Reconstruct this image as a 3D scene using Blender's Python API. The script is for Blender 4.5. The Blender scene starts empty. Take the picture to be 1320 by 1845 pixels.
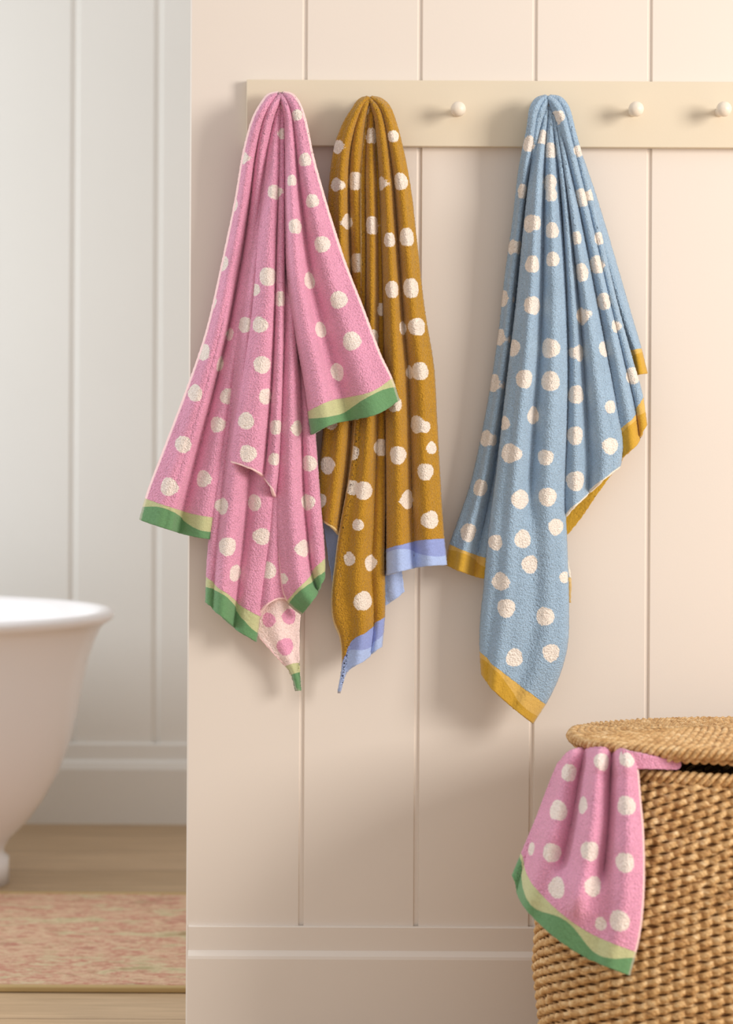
import bpy, bmesh, math
import numpy as np
from mathutils import Matrix, Vector
rng = np.random.RandomState(7)
sc = bpy.context.scene
try:
    sc.view_settings.view_transform = 'Standard'
    sc.view_settings.look = 'None'
except Exception as e:
    print(e)

D = 3.5; ZC = 1.2; ROLL = math.radians(0.28)
ca, sa = math.cos(ROLL), math.sin(ROLL)

def W(px, py, dep):
    """photo measurement + distance from the panelled wall (m) -> world metres"""
    dx = np.asarray(px, float) - 660.0; dy = np.asarray(py, float) - 700.0
    rx = dx*ca + dy*sa; ry = -dx*sa + dy*ca
    s = (D - dep)/D/1000.0
    return rx*s, -np.asarray(dep)+0*rx, ZC - ry*s

# ------------------------------------------------------------ materials
def lin(c):
    out = []
    for v in c:
        v = v/255.0
        out.append(v/12.92 if v <= 0.04045 else ((v+0.055)/1.055)**2.4)
    return (out[0], out[1], out[2], 1.0)

class NT:
    def __init__(s, name):
        s.m = bpy.data.materials.new(name); s.m.use_nodes = True
        s.t = s.m.node_tree; s.n = s.t.nodes; s.l = s.t.links
        s.b = s.n['Principled BSDF']
    def node(s, typ, **kw):
        n = s.n.new(typ)
        for k, v in kw.items(): setattr(n, k, v)
        return n
    def set(s, sock, v):
        if isinstance(v, bpy.types.NodeSocket): s.l.new(v, sock)
        else: sock.default_value = v
    def math(s, op, a, b=0.0, c=None, clamp=False):
        n = s.node('ShaderNodeMath', operation=op); n.use_clamp = clamp
        s.set(n.inputs[0], a); s.set(n.inputs[1], b)
        if c is not None: s.set(n.inputs[2], c)
        return n.outputs[0]
    def mix(s, f, a, b, mode='MIX'):
        n = s.node('ShaderNodeMix', data_type='RGBA', blend_type=mode)
        s.set(n.inputs[0], f); s.set(n.inputs[6], a); s.set(n.inputs[7], b)
        return n.outputs[2]
    def noise(s, scale, detail=2.0, vec=None, rough=0.5):
        n = s.node('ShaderNodeTexNoise'); n.inputs['Scale'].default_value = scale
        n.inputs['Detail'].default_value = detail; n.inputs['Roughness'].default_value = rough
        s.l.new(vec if vec is not None else s.coord(), n.inputs['Vector'])
        return n.outputs['Fac']
    def coord(s):
        if not hasattr(s, '_c'):
            s._c = s.node('ShaderNodeTexCoord').outputs['Object']
        return s._c
    def mapping(s, scale=(1,1,1), rot=(0,0,0)):
        n = s.node('ShaderNodeMapping'); s.l.new(s.coord(), n.inputs[0])
        n.inputs['Scale'].default_value = scale; n.inputs['Rotation'].default_value = rot
        return n.outputs[0]
    def ramp(s, f, stops):
        n = s.node('ShaderNodeValToRGB'); s.set(n.inputs[0], f)
        cr = n.color_ramp
        while len(cr.elements) > 1: cr.elements.remove(cr.elements[-1])
        cr.elements[0].position = stops[0][0]; cr.elements[0].color = stops[0][1]
        for p, c in stops[1:]:
            e = cr.elements.new(p); e.color = c
        return n.outputs[0]
    def attr(s, name):
        return s.node('ShaderNodeAttribute', attribute_name=name).outputs['Fac']
    def bump(s, h, strength, dist):
        n = s.node('ShaderNodeBump'); s.set(n.inputs['Strength'], strength)
        n.inputs['Distance'].default_value = dist; s.l.new(h, n.inputs['Height'])
        s.l.new(n.outputs[0], s.b.inputs['Normal'])

def paint(name, rgb, rough=0.55, var=0.02, bump=0.08):
    t = NT(name); c = lin(rgb)
    n = t.noise(3.0, 3.0)
    dark = tuple(v*(1-var*2) for v in c[:3])+(1,)
    col = t.mix(n, dark, c)
    t.l.new(col, t.b.inputs['Base Color']); t.b.inputs['Roughness'].default_value = rough
    t.bump(t.noise(260.0, 3.0), bump, 0.001)
    return t.m

M_wall = paint('painted_wall_cream', (236,226,216))
M_wall2 = paint('painted_wall_far', (234,232,227))
M_rail = paint('painted_rail_cream', (230,217,194), 0.45)
M_peg = paint('peg_paint', (243,231,214), 0.4)
M_tub = paint('tub_enamel', (244,240,240), 0.18, 0.005, 0.0)

def towel_mat(name, base, dot, bandA, bandB, hemc, bandH=0.040, phase=0.0, wl=0.16, back=None):
    t = NT(name)
    d = t.attr('dot'); hb = t.attr('hb'); ub = t.attr('ub'); he = t.attr('hem'); rev = t.attr('rev')
    en = t.math('MULTIPLY', t.math('SUBTRACT', t.noise(330, 1.0), 0.5), 0.004)
    dd = t.math('ADD', d, en)
    mask = t.math('SUBTRACT', 0.5, t.math('MULTIPLY', dd, 800.0), clamp=True)
    cb, cd = lin(base), lin(dot)
    front = t.mix(mask, cb, cd)
    bk = t.mix(mask, lin(back) if back else cd, cb)
    col = t.mix(rev, front, bk)
    sp = t.noise(420, 2.0, rough=0.7)
    spk = t.ramp(sp, [(0.32,(0.74,0.74,0.74,1)),(0.5,(0.98,0.98,0.98,1)),(0.68,(1.18,1.18,1.18,1))])
    col = t.mix(0.7, col, spk, 'MULTIPLY')
    big = t.ramp(t.noise(22, 3.0), [(0.3,(0.94,0.94,0.94,1)),(0.7,(1.04,1.04,1.04,1))])
    col = t.mix(1.0, col, big, 'MULTIPLY')
    # woven border with a wave
    w = t.math('SINE', t.math('ADD', t.math('MULTIPLY', ub, 2*math.pi/wl), phase))
    wv = t.math('MULTIPLY', t.math('ADD', t.math('MULTIPLY', w, 0.27), 0.60), bandH)
    low = t.math('ADD', t.math('MULTIPLY', t.math('SUBTRACT', wv, hb), 1200.0), 0.5, clamp=True)
    weave = t.ramp(t.noise(500, 1.0), [(0.3,(0.9,0.9,0.9,1)),(0.7,(1.05,1.05,1.05,1))])
    bc = t.mix(1.0, t.mix(low, lin(bandA), lin(bandB)), weave, 'MULTIPLY')
    inb = t.math('ADD', t.math('MULTIPLY', t.math('SUBTRACT', t.math('ADD', bandH, t.math('MULTIPLY', en, 0.25)), hb), 1000.0), 0.5, clamp=True)
    col = t.mix(inb, col, bc)
    inh = t.math('ADD', t.math('MULTIPLY', t.math('SUBTRACT', 0.0035, he), 900.0), 0.5, clamp=True)
    inh = t.math('MULTIPLY', inh, t.math('SUBTRACT', 1.0, t.math('MULTIPLY', inb, 0.75)))
    col = t.mix(inh, col, lin(hemc))
    t.l.new(col, t.b.inputs['Base Color'])
    t.b.inputs['Roughness'].default_value = 0.95
    t.b.inputs['Specular IOR Level'].default_value = 0.1
    t.b.inputs['Sheen Weight'].default_value = 0.3
    t.b.inputs['Sheen Roughness'].default_value = 0.5
    vo = t.node('ShaderNodeTexVoronoi'); vo.inputs['Scale'].default_value = 330
    t.l.new(t.coord(), vo.inputs['Vector'])
    hgt = t.math('SUBTRACT', t.math('ADD', sp, 0.3), vo.outputs['Distance'])
    soft = t.math('SUBTRACT', 1.0, t.math('MULTIPLY', t.math('MAXIMUM', inb, inh), 0.85))
    soft = t.math('MULTIPLY', soft, t.math('SUBTRACT', 1.0, t.math('MULTIPLY', rev, 0.6)))
    t.bump(t.math('MULTIPLY', hgt, soft), 0.8, 0.0024)
    return t.m

M_pink = towel_mat('towel_pink', (238,166,197), (252,238,230), (198,200,152), (108,154,108), (252,214,214), back=(252,226,222))
M_must = towel_mat('towel_mustard', (192,142,42), (250,236,222), (150,164,220), (176,196,240), (228,200,140), bandH=0.048, phase=1.0)
M_blue = towel_mat('towel_blue', (164,191,216), (250,240,230), (222,182,98), (206,162,58), (238,230,216), bandH=0.044, phase=0.5)

# ------------------------------------------------------------ mesh helpers
def mesh_obj(name, V, F, mat, smooth=True, parent=None):
    me = bpy.data.meshes.new(name)
    me.from_pydata([tuple(v) for v in V], [], [tuple(f) for f in F])
    me.update()
    if smooth: me.polygons.foreach_set('use_smooth', [True]*len(me.polygons))
    ob = bpy.data.objects.new(name, me); sc.collection.objects.link(ob)
    if mat: me.materials.append(mat)
    if parent: ob.parent = parent
    return ob

def empty(name, loc=(0,0,0)):
    e = bpy.data.objects.new(name, None); sc.collection.objects.link(e); e.location = loc
    e.empty_display_size = 0.05
    return e

def extrude_profile(name, prof, a, b, axis, mat, closed=True, parent=None):
    V = []; n = len(prof)
    for t in (a, b):
        for p in prof:
            V.append((t, p[0], p[1]) if axis == 'x' else (p[0], p[1], t))
    F = [(i, (i+1) % n, n+(i+1) % n, n+i) for i in range(n)]
    F.append(tuple(range(n-1, -1, -1))); F.append(tuple(range(n, 2*n)))
    ob = mesh_obj(name, V, F, mat, smooth=False, parent=parent)
    bm = bmesh.new(); bm.from_mesh(ob.data); bmesh.ops.recalc_face_normals(bm, faces=bm.faces)
    bm.to_mesh(ob.data); bm.free()
    return ob

def bevel(ob, w, seg=2):
    m = ob.modifiers.new('bev', 'BEVEL'); m.width = w; m.segments = seg; m.limit_method = 'ANGLE'

def grooved_wall(name, x0, x1, grooves, gw, gd, y, thick, z0, z1, mat, sl=0.0008, lead=0.001):
    prof = [(x0, y+0.003), (x0+0.003, y)]
    for g in grooves:
        prof += [(g-gw/2-lead, y), (g-gw/2+sl, y+gd), (g+gw/2-sl, y+gd), (g+gw/2+lead, y)]
    prof += [(x1, y), (x1, y+thick), (x0, y+thick)]
    return extrude_profile(name, prof, z0, z1, 'z', mat)

# front panelled wall
gs = [-0.3205+0.207*k for k in range(1, 9)]
grooved_wall('wall_front', -0.3205, 1.45, gs, 0.0085, 0.0045, 0.0, 0.12, 0.0, 2.75, M_wall, 0.0012, 0.0008)
extrude_profile('baseboard_front', [(0.0,0.0),(-0.018,0.0),(-0.018,0.176),(-0.0165,0.181),(-0.010,0.187),(-0.0075,0.189),(-0.0075,0.2305),(-0.006,0.232),(0.0,0.232)], -0.3155, 1.45, 'x', M_wall)
# far wall
YF = 1.864
gf = [-0.808+0.23*k for k in range(-10, 8)]
grooved_wall('wall_back', -3.2, 1.45, gf, 0.020, 0.006, YF, 0.1, 0.0, 2.75, M_wall2, 0.003, 0.002)
extrude_profile('baseboard_back', [(YF,0.0),(YF-0.03,0.0),(YF-0.03,0.150),(YF-0.022,0.168),(YF-0.012,0.174),(YF-0.010,0.215),(YF,0.219)], -3.2, 1.45, 'x', M_wall2)

# floor: oak boards
t = NT('oak_floor')
br = t.node('ShaderNodeTexBrick'); t.l.new(t.coord(), br.inputs['Vector'])
br.inputs['Scale'].default_value = 1.0; br.inputs['Brick Width'].default_value = 1.9; br.inputs['Row Height'].default_value = 0.19
br.inputs['Mortar Size'].default_value = 0.0015; br.inputs['Color1'].default_value = lin((202,174,140)); br.inputs['Color2'].default_value = lin((184,156,120))
br.inputs['Mortar'].default_value = lin((130,102,76))
g = t.noise(6.0, 5.0, t.mapping((0.6, 9.0, 1.0)), 0.65)
gr = t.ramp(g, [(0.3,(0.78,0.76,0.73,1)),(0.65,(1.04,1.04,1.04,1))])
t.l.new(t.mix(1.0, br.outputs['Color'], gr, 'MULTIPLY'), t.b.inputs['Base Color']); t.b.inputs['Roughness'].default_value = 0.42
t.bump(g, 0.1, 0.001)
mesh_obj('floor', [(-3.2,-4.2,0),(1.45+1.8,-4.2,0),(1.45+1.8,YF+0.1,0),(-3.2,YF+0.1,0),(-3.2,-4.2,-0.05),(3.25,-4.2,-0.05),(3.25,YF+0.1,-0.05),(-3.2,YF+0.1,-0.05)],
         [(0,1,2,3),(7,6,5,4),(0,4,5,1),(1,5,6,2),(2,6,7,3),(3,7,4,0)], t.m, smooth=False)

# rug
t = NT('faded_rug')
n1 = t.noise(4.5, 6.0, t.mapping((0.8, 2.2, 1.0)), 0.75)
c1 = t.ramp(n1, [(0.36, lin((152,140,92))),(0.43, lin((214,196,158))),(0.49, lin((190,112,98))),(0.54, lin((222,190,156))),(0.60, lin((182,98,90))),(0.68, lin((170,158,116)))])
n2 = t.noise(40.0, 4.0, t.mapping((0.6, 1.6, 1.0)), 0.7)
c2 = t.mix(0.35, c1, t.ramp(n2, [(0.38, lin((174,116,98))),(0.5, lin((224,204,172))),(0.62, lin((164,156,116)))]))
t.l.new(c2, t.b.inputs['Base Color']); t.b.inputs['Roughness'].default_value = 0.95
t.bump(t.noise(300, 2), 0.5, 0.003)
rx0, rx1, ry0, ry1 = -0.985, 0.35, 0.36, 1.06
rug = empty('rug', ((rx0+rx1)/2, (ry0+ry1)/2, 0))
def boxm(name, x0,x1,y0,y1,z0,z1, mat, parent=None, bev=0.0):
    V=[(x0,y0,z0),(x1,y0,z0),(x1,y1,z0),(x0,y1,z0),(x0,y0,z1),(x1,y0,z1),(x1,y1,z1),(x0,y1,z1)]
    F=[(0,3,2,1),(4,5,6,7),(0,1,5,4),(1,2,6,5),(2,3,7,6),(3,0,4,7)]
    ob = mesh_obj(name,V,F,mat,smooth=False)
    if parent:
        ob.parent = parent; ob.matrix_parent_inverse = Matrix.Translation(-Vector(parent.location))
    if bev: bevel(ob,bev)
    return ob
boxm('rug_pile', rx0,rx1,ry0,ry1,0.001,0.011, t.m, rug, 0.003)
M_bind = paint('rug_binding', (186,158,108), 0.9)
boxm('rug_border_front', rx0,rx1,ry0-0.014,ry0+0.004,0.001,0.0125, M_bind, rug, 0.003)
boxm('rug_border_back', rx0,rx1,ry1-0.004,ry1+0.014,0.001,0.0125, M_bind, rug, 0.003)

# ------------------------------------------------------------ bathtub
def sup(theta, a, b, n):
    c, s = np.cos(theta), np.sin(theta)
    return a*np.sign(c)*np.abs(c)**(2/n), b*np.sign(s)*np.abs(s)**(2/n)
def tub():
    cx, cy = -1.41, 1.2
    A = 0.80
    prof = [(0.000,0.0,0.648),(0.002,0.002,0.640),(0.010,0.008,0.634),(0.022,0.018,0.628),(0.034,0.028,0.612),(0.046,0.036,0.585),(0.060,0.044,0.545),(0.074,0.052,0.48),
            (0.088,0.062,0.41),(0.105,0.078,0.34),(0.130,0.10,0.27),(0.165,0.13,0.205),(0.205,0.165,0.15),(0.245,0.195,0.11),(0.262,0.205,0.085),(0.262,0.205,0.07),(0.25,0.195,0.06),(0.25,0.195,0.0)]
    inner = [(0.0,0.0,0.652),(0.006,0.006,0.659),(0.016,0.016,0.662),(0.028,0.028,0.660),(0.038,0.038,0.650),(0.05,0.045,0.62),(0.075,0.06,0.5),(0.11,0.09,0.35),(0.20,0.15,0.2),(0.35,0.25,0.17),(0.6,0.33,0.165)]
    rings = list(reversed(prof))+inner
    N = 128; th = np.linspace(0, 2*np.pi, N, endpoint=False)
    V=[]; F=[]
    for (ia, ib, z) in rings:
        x, y = sup(th, A-ia, 0.375-ib, 2.15)
        for i in range(N): V.append((cx+x[i], cy+y[i], z))
    for r in range(len(rings)-1):
        for i in range(N):
            j=(i+1)%N; F.append((r*N+i, r*N+j, (r+1)*N+j, (r+1)*N+i))
    F.append(tuple(range(N-1,-1,-1))); k=(len(rings)-1)*N; F.append(tuple(range(k,k+N)))
    mesh_obj('bathtub', V, F, M_tub)
tub()

# ------------------------------------------------------------ peg rail
rail = empty('peg_rail', (0.3,-0.01,1.7))
def par(ob, p):
    ob.parent = p; ob.matrix_parent_inverse = Matrix.Translation(-Vector(p.location))
x0,_,zt = W(444,143,0.02); _,_,zb = W(444,262,0.02)
b = boxm('rail_board', float(x0), 1.40, -0.02, 0.0, float(zb), float(zt), M_rail, rail, 0.0015)
pegprof = [(0.0,0.0085),(0.004,0.0078),(0.010,0.0065),(0.020,0.0058),(0.026,0.0062),(0.029,0.0080),(0.032,0.0105),(0.036,0.0126),(0.041,0.0136),(0.046,0.0132),(0.050,0.0115),(0.053,0.0085),(0.055,0.0045),(0.0555,0.0)]
pk = 0
for px in (505,665,825,985,1145,1303):
    X,_,Z = W(px,197,0.058)
    V=[];F=[];N=28
    for (dy,r) in pegprof:
        for i in range(N):
            a=2*math.pi*i/N; V.append((X+r*math.cos(a), -0.0195-dy, Z+r*math.sin(a)))
    for r in range(len(pegprof)-1):
        for i in range(N):
            j=(i+1)%N; F.append((r*N+i,r*N+j,(r+1)*N+j,(r+1)*N+i))
    pk += 1
    par(mesh_obj('peg_%d'%pk, V, F, M_peg), rail)

# ------------------------------------------------------------ cloth panels
def crom(pts, n):
    P = np.array(pts, float)
    if len(P) == 2:
        t = np.linspace(0,1,n)[:,None]; return P[0]*(1-t)+P[1]*t
    d = np.sqrt(np.linalg.norm(np.diff(P,axis=0),axis=1)); d=np.maximum(d,1e-3)
    k = np.concatenate([[0],np.cumsum(d)])
    P2 = np.vstack([2*P[0]-P[1], P, 2*P[-1]-P[-2]]); k2 = np.concatenate([[-d[0]],k,[k[-1]+d[-1]]])
    out=[]
    for i in range(1,len(P2)-2):
        t=np.linspace(k2[i],k2[i+1],24,endpoint=False)[:,None]
        p0,p1,p2,p3=P2[i-1:i+3]; t0,t1,t2,t3=k2[i-1:i+3]
        A1=(t1-t)/(t1-t0)*p0+(t-t0)/(t1-t0)*p1; A2=(t2-t)/(t2-t1)*p1+(t-t1)/(t2-t1)*p2; A3=(t3-t)/(t3-t2)*p2+(t-t2)/(t3-t2)*p3
        B1=(t2-t)/(t2-t0)*A1+(t-t0)/(t2-t0)*A2; B2=(t3-t)/(t3-t1)*A2+(t-t1)/(t3-t1)*A3
        out.append((t2-t)/(t2-t1)*B1+(t-t1)/(t2-t1)*B2)
    out.append(P[-1:]); Q=np.vstack(out)
    s=np.concatenate([[0],np.cumsum(np.linalg.norm(np.diff(Q,axis=0),axis=1))]); s/=s[-1]
    u=np.linspace(0,1,n)
    return np.stack([np.interp(u,s,Q[:,0]),np.interp(u,s,Q[:,1])],1)
def sm(x): x=np.clip(x,0,1); return x*x*(3-2*x)

KF=2.2; KL=1.6
def panel(p, depfun=None, step=2.3):
    L=crom(p['L'],400); R=crom(p['R'],400)
    wid=np.max(np.linalg.norm(L-R,axis=1)); ln=max(np.sum(np.linalg.norm(np.diff(L,axis=0),axis=1)),np.sum(np.linalg.norm(np.diff(R,axis=0),axis=1)))
    nu=max(8,int(wid/step)); nv=max(12,int(ln/step))
    L=crom(p['L'],nv); R=crom(p['R'],nv)
    B=crom(p.get('B',[p['L'][-1],p['R'][-1]]),nu); T=crom(p.get('T',[p['L'][0],p['R'][0]]),nu)
    B[0]=L[-1];B[-1]=R[-1];T[0]=L[0];T[-1]=R[0]
    u=np.linspace(0,1,nu)[None,:,None]; v=np.linspace(0,1,nv)[:,None,None]
    G=(1-u)*L[:,None]+u*R[:,None]+(1-v)*T[None]+v*B[None]-((1-u)*(1-v)*L[0]+u*(1-v)*R[0]+(1-u)*v*L[-1]+u*v*R[-1])
    X=G[...,0];Y=G[...,1]
    seg=np.linalg.norm(np.diff(G,axis=0),axis=2)
    hb=np.concatenate([np.cumsum(seg[::-1],axis=0)[::-1],np.zeros((1,nu))],0)
    segu=np.linalg.norm(np.diff(G,axis=1),axis=2)
    dl=np.concatenate([np.zeros((nv,1)),np.cumsum(segu,axis=1)],1); dr=dl[:,-1:]-dl
    ub=np.repeat(dl[-1:],nv,0)
    U=np.repeat(u[:,:,0],nv,0); Vv=np.repeat(v[:,:,0],nu,1)
    h=Y-170.0
    conv=sm(h/240.0)
    f=np.zeros_like(U)
    for fo in p.get('folds',[]):
        c,w,a=fo[:3]; v0,v1=(fo[3],fo[4]) if len(fo)>3 else (-1,9)
        drift = fo[5] if len(fo)>5 else 0.0
        k=np.exp(-((U-c-drift*(Vv-0.5))/w)**2)*sm((Vv-v0)/0.15)*(1-sm((Vv-v1)/0.15+1.0) if v1<1 else 1)
        f+=a*k*KF
    ph=rng.rand(8)*6.28
    wob=1.4*np.sin(X/31+Y/120+ph[0])+1.2*np.sin(X/19-Y/170+ph[1])+1.6*np.sin(Y/85+X/60+ph[2])+0.6*np.sin(Y/37-X/23+ph[3])
    edge=np.zeros_like(U)
    for d,ro in ((dl,p.get('rollL',0)),(dr,p.get('rollR',0))):
        if ro:
            w=np.minimum(p.get('rw',18.0), 0.45*(dl[:,-1:]))+1e-3
            q=np.clip(1-d/w,0,1); edge-=1.25*ro*(1-np.sqrt(np.maximum(0,1-q*q)))
    if depfun is None:
        tl=p.get('tl',0); ly=p.get('ly',0)*KL
        base=np.where(h<35, 38+36*np.sqrt(np.maximum(0,1-(1-np.clip(h/35,0,1))**2)), 74-14*(h-35)/1000.0)
        dep=base+tl+(ly-tl)*conv+f*(0.35+0.65*conv)+wob*(0.3+0.7*conv)+edge*(0.7+0.3*conv)
        dep=np.maximum(dep, 26.0)
    else:
        dep=depfun(X,Y,Vv)+f+wob*0.8+edge
    dep=dep+rng.normal(0,0.30,dep.shape)
    dep=dep/1000.0
    wx,wy,wz=W(X+rng.normal(0,0.25,X.shape),Y,dep)
    hem=np.full_like(U,1000.)
    hs=p.get('hem','')
    if 'l' in hs: hem=np.minimum(hem,dl)
    if 'r' in hs: hem=np.minimum(hem,dr)
    if 'b' in hs: hem=np.minimum(hem,hb)
    hbv=np.full_like(hb,1000.)
    if p.get('band',0): hbv=hb*(40.0/p['band'])*p.get('_bh',1.0)
    idx=np.arange(nu*nv).reshape(nv,nu)
    F=np.stack([idx[:-1,:-1],idx[1:,:-1],idx[1:,1:],idx[:-1,1:]],-1).reshape(-1,4)
    return dict(P=np.stack([wx,wy,wz],-1).reshape(-1,3),F=F,px=X.ravel(),py=Y.ravel(),dep=dep.ravel(),
                hb=hbv.ravel()/1000,ub=ub.ravel()/1000+p.get('uo',0),hem=hem.ravel()/1000,rev=np.full(nu*nv,float(p.get('rev',0))))

def np_mesh(name,P,F,mat):
    me=bpy.data.meshes.new(name)
    me.vertices.add(len(P)); me.vertices.foreach_set('co',P.ravel())
    me.loops.add(len(F)*4); me.loops.foreach_set('vertex_index',F.ravel().astype(np.int32))
    me.polygons.add(len(F)); me.polygons.foreach_set('loop_start',np.arange(0,len(F)*4,4,dtype=np.int32))
    try: me.polygons.foreach_set('loop_total',np.full(len(F),4,dtype=np.int32))
    except Exception: pass
    me.update(calc_edges=True); me.validate()
    me.polygons.foreach_set('use_smooth',[True]*len(me.polygons))
    me.materials.append(mat)
    ob=bpy.data.objects.new(name,me); sc.collection.objects.link(ob)
    return ob

def towel(name, panels, dots, mat, bh, depfun=None, ds=1.0):
    res=[]
    for k,p in enumerate(panels):
        p['_bh']=bh/40.0
        r=panel(p, p.get('df',depfun)); r['id']=np.full(len(r['P']),k); res.append(r)
    off=0; Fs=[]
    for r in res: Fs.append(r['F']+off); off+=len(r['P'])
    cat=lambda k: np.concatenate([r[k] for r in res])
    P=cat('P');F=np.concatenate(Fs);px=cat('px');py=cat('py');dep=cat('dep');pid=cat('id')
    dot=np.full(len(P),1.0)
    for d in dots:
        x,y=d[0],d[1]; r=(d[2] if len(d)>2 else 13)*ds/1000.0
        dd=(px-x)**2+(py-y)**2
        near=np.where(dd<25)[0]
        if len(near)==0:
            near=np.array([np.argmin(dd)])
            if dd[near[0]]>400: continue
        i=near[np.argmax(dep[near])]
        q=P-P[i]; e=0.04*np.sin(3*np.arctan2(q[:,2],q[:,0])+x)
        dist=np.sqrt((q[:,0]**2)*1.06+q[:,2]**2*0.95+(q[:,1]*0.7)**2)*(1+e)
        dist=np.where(pid==pid[i],dist,1.0)
        dot=np.minimum(dot,dist-r)
    ob=np_mesh(name,P,F,mat); me=ob.data
    for k,arr in (('dot',dot),('hb',cat('hb')),('ub',cat('ub')),('hem',cat('hem')),('rev',cat('rev'))):
        a=me.attributes.new(k,'FLOAT','POINT'); a.data.foreach_set('value',arr.astype(np.float32))
    s=ob.modifiers.new('thick','SOLIDIFY'); s.thickness=0.0055; s.offset=0
    return ob

# pink
pinkP=[
 dict(L=[(501,167),(484,171),(472,185),(457,212),(440,272),(425,360),(402,470),(372,600),(338,700),(300,800),(266,890),(253,937)],
      R=[(509,170),(503,184),(492,208),(482,260),(474,350),(466,450),(450,560),(432,680),(418,780),(404,880),(392,974)],
      B=[(253,937),(290,950),(340,965),(392,974)],ly=-6,tl=18,rollL=10,rollR=14,hem='l',band=40,
      folds=[(.25,.13,7),(.52,.09,-9),(.78,.1,4),(.38,.05,4,.4,2)]),
 dict(L=[(503,169),(507,184),(513,208),(515,260),(515,400),(518,500),(532,600),(547,680),(555,735),(562,783)],
      R=[(510,167),(525,170),(537,183),(549,215),(564,285),(591,380),(620,470),(655,560),(685,640),(705,682),(718,722)],
      B=[(562,783),(600,764),(640,756),(680,746),(718,722)],ly=22,tl=18,rollL=22,rollR=4,hem='r',band=42,uo=0.07,
      folds=[(.18,.1,6),(.42,.1,-9),(.70,.14,6),(.30,.05,-3,.5,2)]),
 dict(L=[(496,186),(486,240),(478,320),(465,430),(454,560),(438,680),(421,780),(416,833)],
      R=[(513,186),(513,300),(512,450),(510,600),(506,750),(500,850),(494,896)],
      B=[(416,833),(440,841),(465,853),(484,872),(494,896)],ly=15,tl=0,rollL=18,rollR=18,hem='b',
      folds=[(.35,.15,3),(.62,.08,-8),(.85,.1,2)]),
 dict(L=[(492,186),(474,300),(450,430),(428,560),(410,700),(394,820),(382,930),(375,1010),(372,1085)],
      R=[(505,186),(500,400),(498,600),(497,800),(488,950),(474,1060),(460,1156)],
      B=[(372,1085),(400,1112),(430,1137),(460,1156)],ly=1,tl=-4,rollL=12,rollR=10,band=46,
      folds=[(.32,.12,6,.2,2),(.60,.1,-9,.1,2),(.15,.06,-3,.5,2)]),
 dict(L=[(498,186),(494,400),(490,600),(488,800),(476,950),(464,1060),(459,1118)],
      R=[(508,186),(520,400),(522,600),(525,800),(524,950),(522,1030),(520,1082)],
      B=[(459,1118),(480,1092),(500,1080),(520,1082)],ly=-6,tl=-4,rollL=6,rollR=6,hem='b',
      folds=[(.5,.2,4)]),
 dict(L=[(508,186),(510,400),(508,600),(500,800),(496,930),(503,1010),(512,1072),(528,1094),(545,1106)],
      R=[(518,188),(530,350),(545,500),(558,650),(566,780),(575,900),(583,1000),(583,1042)],
      B=[(545,1106),(566,1078),(583,1042)],ly=5,tl=-2,rollL=14,rollR=8,band=36,hem='l',uo=0.03,
      folds=[(.35,.14,6,.3,2),(.65,.1,-8,.2,2)]),
 dict(L=[(470,1030),(458,1130),(490,1175),(523,1212),(534,1244)],
      R=[(548,1050),(541,1110),(539,1170),(540,1244)],ly=-14,rev=1,band=50,hem='l',folds=[(.5,.2,4)]),
 dict(L=[(492,176),(458,300),(424,500),(390,700),(350,860)],R=[(518,176),(548,300),(590,460),(635,600),(665,690)],ly=-24,tl=-34,
      folds=[(.3,.1,3),(.6,.1,-3)]),
]
pinkD=[(530,207,9),(437,285,10),(547,285,11),(420,370,11),(500,347,12),(565,362,11),(527,322,9),(401,473,13),(538,408,12),(582,443,13),(488,497,15),(559,505,14),(614,539,14),(380,545,11),(436,585,13),(464,585,13),(578,592,13),(411,603,11),(633,613,15),(502,540,12),(366,632,14),(397,655,13),(475,655,14),(606,672,15),(347,708,14),(415,713,13),(483,713,13),(387,765,13),(440,757,14),(493,770,12),(539,772,13),(329,797,14),(444,816,14),(491,828,10),(307,880,15),(363,862,14),(552,835,13),(550,905,14),(398,912,14),(454,908,14),(548,985,14),(411,985,15),(473,970,14),(426,1035,14),(478,1030,14),(523,1110,13),(518,1165,14),(482,1118,12),(458,520,10),(508,1040,9),(508,240,9)]
towel('polka_dot_towel',pinkP,pinkD,M_pink,40,ds=1.05)

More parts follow.
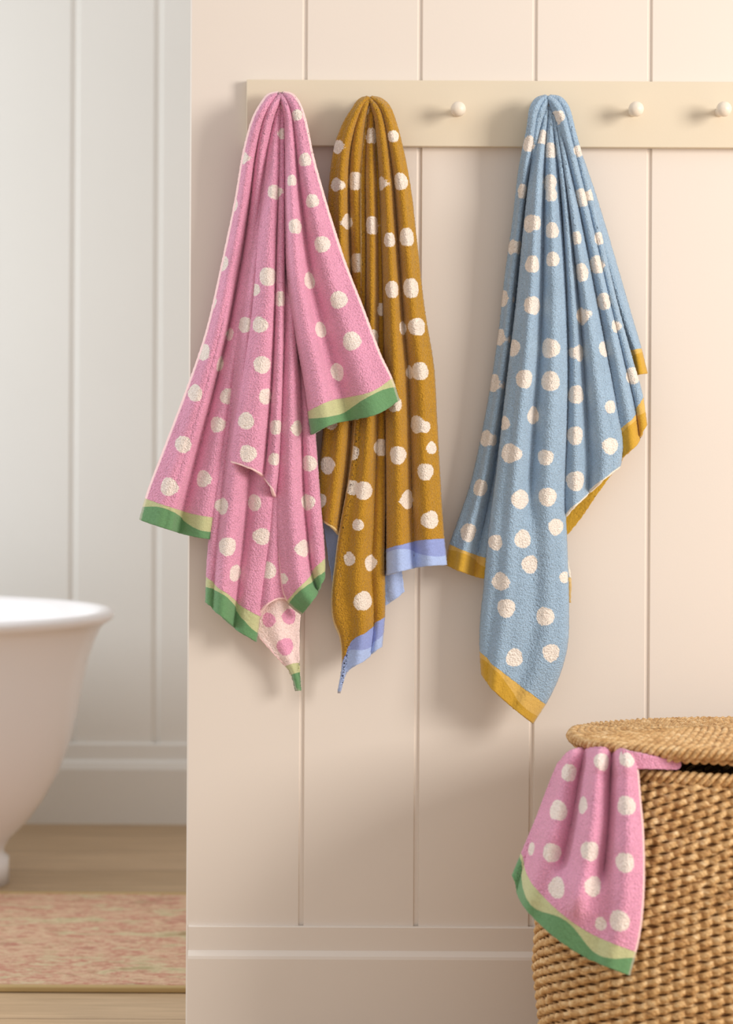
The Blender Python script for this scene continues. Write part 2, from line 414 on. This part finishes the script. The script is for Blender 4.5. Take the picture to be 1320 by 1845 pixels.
# mustard
mustP=[
 dict(L=[(661,175),(648,180),(636,196),(620,222),(606,258),(596,320),(592,420),(592,550),(590,650),(586,750),(577,850),(569,932)],
      R=[(669,178),(662,192),(655,220),(650,300),(656,450),(660,600),(658,750),(650,870),(636,960),(626,1010)],
      B=[(569,932),(590,945),(608,962),(618,985),(626,1010)],ly=-8,tl=16,rollL=10,rollR=16,hem='b',
      folds=[(.3,.1,7),(.55,.08,-9),(.8,.1,3)]),
 dict(L=[(663,178),(669,192),(676,215),(683,300),(689,450),(693,600),(696,750),(697,900),(697,1037)],
      R=[(670,175),(686,179),(700,192),(717,240),(736,330),(748,430),(763,560),(779,660),(785,760),(790,850),(797,960),(803,1018)],
      B=[(697,1037),(735,1026),(770,1020),(803,1018)],ly=9,tl=16,rollL=20,rollR=10,band=48,
      folds=[(.22,.1,5),(.48,.09,-9),(.74,.12,6)]),
 dict(L=[(658,193),(650,300),(651,500),(646,700),(632,850),(614,950),(606,1010),(599,1080),(602,1118),(614,1150),(618,1195),(610,1249)],
      R=[(677,193),(684,300),(691,600),(693,900),(691,1000),(691,1105),(686,1165)],
      B=[(610,1249),(624,1212),(652,1192),(686,1165)],ly=0,tl=-4,rollL=10,rollR=14,band=54,hem='l',
      folds=[(.3,.09,-8,-1,.6),(.55,.12,6),(.8,.08,-5)]),
 dict(L=[(680,900),(682,1000),(684,1090),(690,1094)],R=[(722,900),(722,960),(724,1030),(728,1066)],B=[(690,1094),(708,1082),(728,1066)],ly=-16,band=60,folds=[(.6,.2,3)]),
 dict(L=[(578,900),(588,980),(600,1060),(604,1100)],R=[(625,900),(625,980),(622,1060),(616,1110)],ly=-24,band=300,folds=[(.4,.2,-3)]),
 dict(L=[(655,180),(628,300),(616,500),(612,700),(608,860)],R=[(680,180),(708,300),(728,500),(745,700),(755,900)],ly=-24,tl=-34,folds=[(.3,.1,3),(.6,.1,-3)]),
]
mustD=[(607,266,11),(673,243,12),(603,335,11),(637,328,14),(685,332,11),(727,325,13),(713,243,9),(628,400,13),(676,403,14),(698,430,11),(736,427,14),(638,472,15),(706,517,13),(743,516,15),(685,560,10),(727,593,11),(756,586,14),(675,611,14),(736,674,11),(760,669,14),(705,730,12),(748,765,14),(770,769,9),(596,762,12),(680,806,13),(714,820,14),(588,838,14),(632,878,12),(659,884,14),(736,901,15),(770,850,13),(575,900,11),(780,936,14),(627,1008,11),(670,1015,13),(659,1082,15),(632,815,12),(779,810,10),(662,700,12),(641,945,9)]
towel('polka_dot_towel',mustP,mustD,M_must,48,ds=1.1)

# blue
blueP=[
 dict(L=[(982,173),(967,178),(957,192),(950,235),(937,300),(925,400),(911,500),(900,600),(885,700),(866,800),(850,870),(830,930),(812,980),(803,1018)],
      R=[(990,176),(984,190),(973,225),(962,350),(948,500),(934,700),(914,850),(900,950),(890,1046)],
      B=[(803,1018),(830,1030),(860,1040),(890,1046)],ly=-10,tl=16,rollL=10,rollR=14,band=38,
      folds=[(.3,.1,7),(.6,.1,-7)]),
 dict(L=[(980,192),(962,270),(946,400),(931,550),(913,700),(896,850),(883,950),(873,1060),(867,1120),(866,1170),(869,1215)],
      R=[(996,192),(1006,350),(1016,500),(1021,650),(1019,780),(1016,900),(1019,980),(1022,1080),(1020,1160),(1006,1215),(984,1262),(958,1303)],
      B=[(869,1215),(890,1245),(925,1277),(958,1303)],ly=15,tl=0,rollL=18,rollR=16,band=42,
      folds=[(.28,.09,6),(.52,.09,-9,-1,.75),(.76,.11,5),(.45,.15,5,.6,2)]),
 dict(L=[(992,192),(1010,330),(1019,480),(1024,640),(1021,780),(1017,880),(1018,932)],
      R=[(1004,192),(1045,400),(1080,580),(1110,740),(1120,800),(1115,842)],
      B=[(1018,932),(1040,908),(1065,885),(1095,858),(1115,842)],ly=10,tl=2,rollL=14,rollR=16,hem='b',
      folds=[(.2,.08,4),(.45,.1,-9),(.7,.12,5)]),
 dict(L=[(984,176),(992,190),(1006,225),(1030,330),(1062,480),(1090,620),(1110,750),(1118,828)],
      R=[(991,173),(1008,176),(1021,190),(1034,235),(1049,290),(1076,400),(1103,520),(1132,630),(1155,712),(1163,766)],
      B=[(1118,828),(1145,802),(1163,766)],ly=2,tl=16,rollL=14,rollR=9,band=50,
      folds=[(.35,.12,4),(.65,.1,-6)]),
 dict(L=[(1014,880),(1014,925),(1018,967)],R=[(1106,790),(1116,808),(1121,828)],B=[(1018,967),(1045,935),(1085,876),(1121,828)],ly=-20,band=200,folds=[(.5,.2,2)]),
 dict(L=[(1000,190),(1040,330),(1080,460),(1112,570),(1138,640),(1143,676)],
      R=[(1012,186),(1064,330),(1098,440),(1130,550),(1152,625),(1164,673)],ly=-14,tl=0,rollR=8,band=46,folds=[(.5,.2,5)]),
 dict(L=[(1000,960),(1008,1020),(1014,1084)],R=[(1014,960),(1023,1010),(1028,1040),(1028,1086)],ly=-6,band=46,hem='r'),
 dict(L=[(975,180),(948,300),(924,500),(900,700),(885,900)],R=[(1005,180),(1045,350),(1080,560),(1090,740),(1080,800)],ly=-24,tl=-34,folds=[(.3,.1,3),(.6,.1,-3)]),
]
blueD=[(1000,215,11),(975,243,11),(955,262,12),(997,270,12),(940,348,11),(984,328,12),(1043,357,14),(1068,352,9),(997,347,11),(952,403,14),(998,416,12),(1045,272,9),(920,445,12),(955,479,13),(1080,430,10),(998,470,11),(1047,495,14),(1081,477,14),(904,538,13),(966,552,14),(1045,569,14),(1083,544,13),(899,608,13),(921,628,13),(985,628,15),(1046,637,13),(1090,627,12),(887,690,14),(945,685,14),(987,684,15),(1043,711,14),(1137,681,13),(905,760,11),(962,750,14),(1101,730,10),(873,791,13),(916,817,15),(977,823,12),(1033,787,14),(1103,803,13),(860,877,13),(1033,864,15),(941,899,15),(990,894,14),(845,961,14),(888,978,12),(943,969,14),(1003,951,13),(899,1044,14),(957,1020,14),(908,1097,14),(979,1113,14),(930,1186,14),(996,1175,14),(1020,1040,9),(1110,590,10),(1033,430,10)]
towel('polka_dot_towel',blueP,blueD,M_blue,44,ds=1.12)

# ------------------------------------------------------------ wicker hamper
HX,HY,NN=0.745,-0.325,2.6
zt_=[0.0,0.1,0.25,0.40,0.50,0.56,0.60]
at_=[0.41,0.445,0.462,0.452,0.425,0.40,0.385]
bt_=[0.195,0.228,0.245,0.238,0.218,0.200,0.190]
def AB(z): return np.interp(z,zt_,at_), np.interp(z,zt_,bt_)
th=np.linspace(0,2*np.pi,4001)
def uniform_ring(a,b,n,N):
    x,y=sup(th,a,b,n)
    s=np.concatenate([[0],np.cumsum(np.hypot(np.diff(x),np.diff(y)))]); s/=s[-1]
    u=np.arange(N)/N
    X=np.interp(u,s,x);Y=np.interp(u,s,y)
    tx=np.roll(X,-1)-np.roll(X,1);ty=np.roll(Y,-1)-np.roll(Y,1);l=np.hypot(tx,ty)
    return X,Y,ty/l,-tx/l,u
def ring_tube(cenx,ceny,cenz,nx,ny,rr,rz,K=7):
    N=len(cenx); k=np.arange(K)*2*np.pi/K
    cr=np.cos(k)[None,:];sr=np.sin(k)[None,:]
    X=cenx[:,None]+nx[:,None]*cr*rr[:,None];Y=ceny[:,None]+ny[:,None]*cr*rr[:,None];Z=cenz[:,None]+sr*rz[:,None]
    V=np.stack([X,Y,Z],-1).reshape(-1,3)
    i=np.arange(N)[:,None];j=np.arange(K)[None,:];i2=(i+1)%N;j2=(j+1)%K
    F=np.stack([i*K+j,i2*K+j,i2*K+j2,i*K+j2],-1).reshape(-1,4)
    return V,F
def combine(name,parts,mat,parent=None):
    off=0;Vs=[];Fs=[]
    for V,F in parts: Vs.append(V);Fs.append(F+off);off+=len(V)
    ob=np_mesh(name,np.concatenate(Vs),np.concatenate(Fs),mat)
    if parent: par(ob,parent)
    return ob

t=NT('seagrass')
nA=t.noise(55,4.0,t.mapping((1,1,2.2)),0.65)
cA=t.ramp(nA,[(0.28,lin((144,102,58))),(0.42,lin((198,152,96))),(0.55,lin((224,184,128))),(0.7,lin((244,214,168)))])
nB=t.noise(600,2.0,t.mapping((1,1,1),(0.5,0.5,0.5)))
cA=t.mix(0.5,cA,t.ramp(nB,[(0.3,(0.6,0.6,0.6,1)),(0.6,(1.1,1.1,1.1,1))]),'MULTIPLY')
t.l.new(cA,t.b.inputs['Base Color']);t.b.inputs['Roughness'].default_value=0.6
wv=t.node('ShaderNodeTexWave');wv.wave_type='BANDS';wv.bands_direction='DIAGONAL';wv.inputs['Scale'].default_value=70;wv.inputs['Distortion'].default_value=3
t.l.new(t.coord(),wv.inputs['Vector'])
t.bump(t.math('ADD',nB,t.math('MULTIPLY',wv.outputs['Fac'],0.5)),0.6,0.0015)
M_wick=t.m
M_dark=paint('basket_core',(138,98,60),0.9)
ham=empty('wicker_hamper',(HX,HY,0))
HW=124; SPW=7
parts=[];z=0.008;row=0
while z<0.590:
    a,b=AB(z); N=HW*SPW
    X,Y,nx,ny,u=uniform_ring(a,b,NN,N)
    ph=math.pi*(row%2)
    jit=np.interp(u,np.arange(HW+1)/HW,np.concatenate([q:=rng.normal(0,1,HW),q[:1]]))
    osc=np.cos(math.pi*HW*u+ph+0.30*jit)
    o=0.0036*np.sign(osc)*np.abs(osc)**0.8
    thick=0.0042*(1+0.10*jit)
    cz=z+0.0026*np.sin(math.pi*HW*u+ph)+0.0007*jit
    rz=0.0053*(1+0.20*osc)+0*u
    parts.append(ring_tube(HX+X+nx*o,HY+Y+ny*o,cz,nx,ny,thick,rz,6)); z+=0.0078; row+=1
combine('woven_body',parts,M_wick,ham)
Vc=[];N=160
for z in np.linspace(0.0,0.592,24):
    a,b=AB(z); x,y=sup(np.linspace(0,2*np.pi,N,endpoint=False),a-0.0045,b-0.0045,NN)
    Vc.append(np.stack([HX+x,HY+y,np.full(N,z)],-1))
Vc=np.concatenate(Vc);Fc=[]
for r in range(23):
    for i in range(N):
        j=(i+1)%N;Fc.append((r*N+i,r*N+j,(r+1)*N+j,(r+1)*N+i))
combine('inner_lining',[(Vc,np.array(Fc))],M_dark,ham)
def rope(a,b,z,r,nst,pitch,strand,n=NN,zf=None):
    out=[];per=2*math.pi*math.sqrt((a*a+b*b)/2); turns=max(3,round(per/pitch)); N=turns*10
    X,Y,nx,ny,u=uniform_ring(max(a,0.004),max(b,0.004),n,N)
    for k in range(nst):
        ang=2*math.pi*(turns*u+k/nst)
        o=r*np.cos(ang);dz=r*np.sin(ang)
        cz=z+dz+(zf(HX+X,HY+Y) if zf else 0)
        jj=1+0.08*np.sin(37*u*6.28+k)
        out.append(ring_tube(HX+X+nx*o,HY+Y+ny*o,cz,nx,ny,strand*jj,strand*jj,6))
    return out
parts=rope(0.385,0.190,0.598,0.0058,3,0.036,0.0062)
combine('top_rim_braid',parts,M_wick,ham)
def lidz(x,y): return -0.050*(y-HY)
LN=2.3
parts=rope(0.404,0.216,0.632,0.0050,3,0.034,0.0062,LN,lidz)
parts+=rope(0.398,0.210,0.622,0.0036,2,0.028,0.0048,LN,lidz)
a,b=0.404-0.013,0.216-0.013
while b>0.006:
    dome=0.637+0.008*(1-b/0.2)
    parts+=rope(a,b,dome,0.0030,2,0.024,0.0042,LN,lidz); a-=0.0098;b-=0.0098
combine('woven_lid',parts,M_wick,ham)
N=120;x,y=sup(np.linspace(0,2*np.pi,N,endpoint=False),0.396,0.208,LN)
V=[(HX+x[i],HY+y[i],0.620+float(lidz(HX+x[i],HY+y[i]))) for i in range(N)]+[(HX+x[i],HY+y[i],0.632+float(lidz(HX+x[i],HY+y[i]))) for i in range(N)]
F=[tuple(range(N-1,-1,-1)),tuple(range(N,2*N))]+[(i,(i+1)%N,N+(i+1)%N,N+i) for i in range(N)]
par(mesh_obj('lid_base',V,F,M_dark,False),ham)

def bdep(X,Y,Vv):
    dep=np.full(X.shape,0.5)
    for _ in range(6):
        wx,wy,wz=W(X,Y,dep)
        a,b=AB(np.clip(wz,0.0,0.6)); a=a+0.055;b=b+0.028
        q=np.clip(np.abs(wx-HX)/a,0,0.985)
        yf=HY-b*(1-q**NN)**(1/NN)
        dep=0.6*(-yf)+0.4*dep
    top=np.clip((Y-1350)/38,0,1)
    return dep*1000-34*(1-np.sqrt(np.maximum(0,1-(1-top)**2)))
def gapdep(X,Y,Vv): return 488+0*X
hbP=[
 dict(T=[(1006,1376),(1028,1354),(1075,1346),(1120,1350),(1146,1362)],
      L=[(1006,1376),(990,1415),(966,1478),(942,1535),(924,1578)],
      R=[(1146,1362),(1151,1430),(1157,1500),(1158,1600),(1151,1680),(1132,1757)],
      B=[(924,1578),(940,1625),(985,1675),(1050,1722),(1132,1757)],band=46,rollL=8,rollR=12,hem='r',uo=.05,
      folds=[(.22,.08,8),(.38,.055,-11,-1,.75),(.55,.07,9,-1,.9),(.70,.045,-12,-1,.7),(.86,.07,6),(.45,.15,4,.6,2)]),
 dict(L=[(1120,1350),(1122,1368),(1124,1384)],R=[(1225,1372),(1226,1379),(1222,1386)],df=gapdep,folds=[(.5,.3,4)]),
]
hbD=[(1020,1390,13),(1090,1372,12),(1000,1457,15),(1048,1450,13),(1124,1450,14),(998,1533,14),(1064,1530,14),(1120,1553,14),(1000,1600,15),(1070,1595,15),(1112,1657,15),(1134,1362,13),(955,1530,10),(1080,1665,10)]
towel('polka_dot_towel',hbP,hbD,M_pink,42,bdep)

# ------------------------------------------------------------ light
def area(name,loc,tgt,sx,sy,power,col):
    l=bpy.data.lights.new(name,'AREA');l.shape='RECTANGLE';l.size=sx;l.size_y=sy;l.energy=power;l.color=col
    o=bpy.data.objects.new(name,l);sc.collection.objects.link(o);o.location=loc
    o.rotation_euler=(Vector(tgt)-Vector(loc)).to_track_quat('-Z','Y').to_euler()
area('window_light',(3.5,-2.75,2.1),(0.0,0,1.05),1.4,1.5,145,(1.0,0.93,0.85))
area('bathroom_window_light',(-2.8,0.3,1.9),(-0.6,1.4,1.0),1.2,1.4,40,(0.88,0.96,1.0))
w=bpy.data.worlds.new('world');sc.world=w;w.use_nodes=True
w.node_tree.nodes['Background'].inputs[0].default_value=(1.0,0.955,0.925,1);w.node_tree.nodes['Background'].inputs[1].default_value=0.69

# ------------------------------------------------------------ camera
cam=bpy.data.cameras.new('camera');co=bpy.data.objects.new('camera',cam);sc.collection.objects.link(co)
cam.sensor_fit='HORIZONTAL';cam.sensor_width=24;cam.lens=24*3500/1320
cam.shift_x=0.0; cam.shift_y=-222.5/1320
co.matrix_world=Matrix.Translation((0,-D,ZC))@Matrix.Rotation(math.radians(90),4,'X')@Matrix.Rotation(ROLL,4,'Z')
cam.dof.use_dof=True;cam.dof.focus_distance=3.40;cam.dof.aperture_fstop=2.4
cam.clip_start=0.05
sc.camera=co
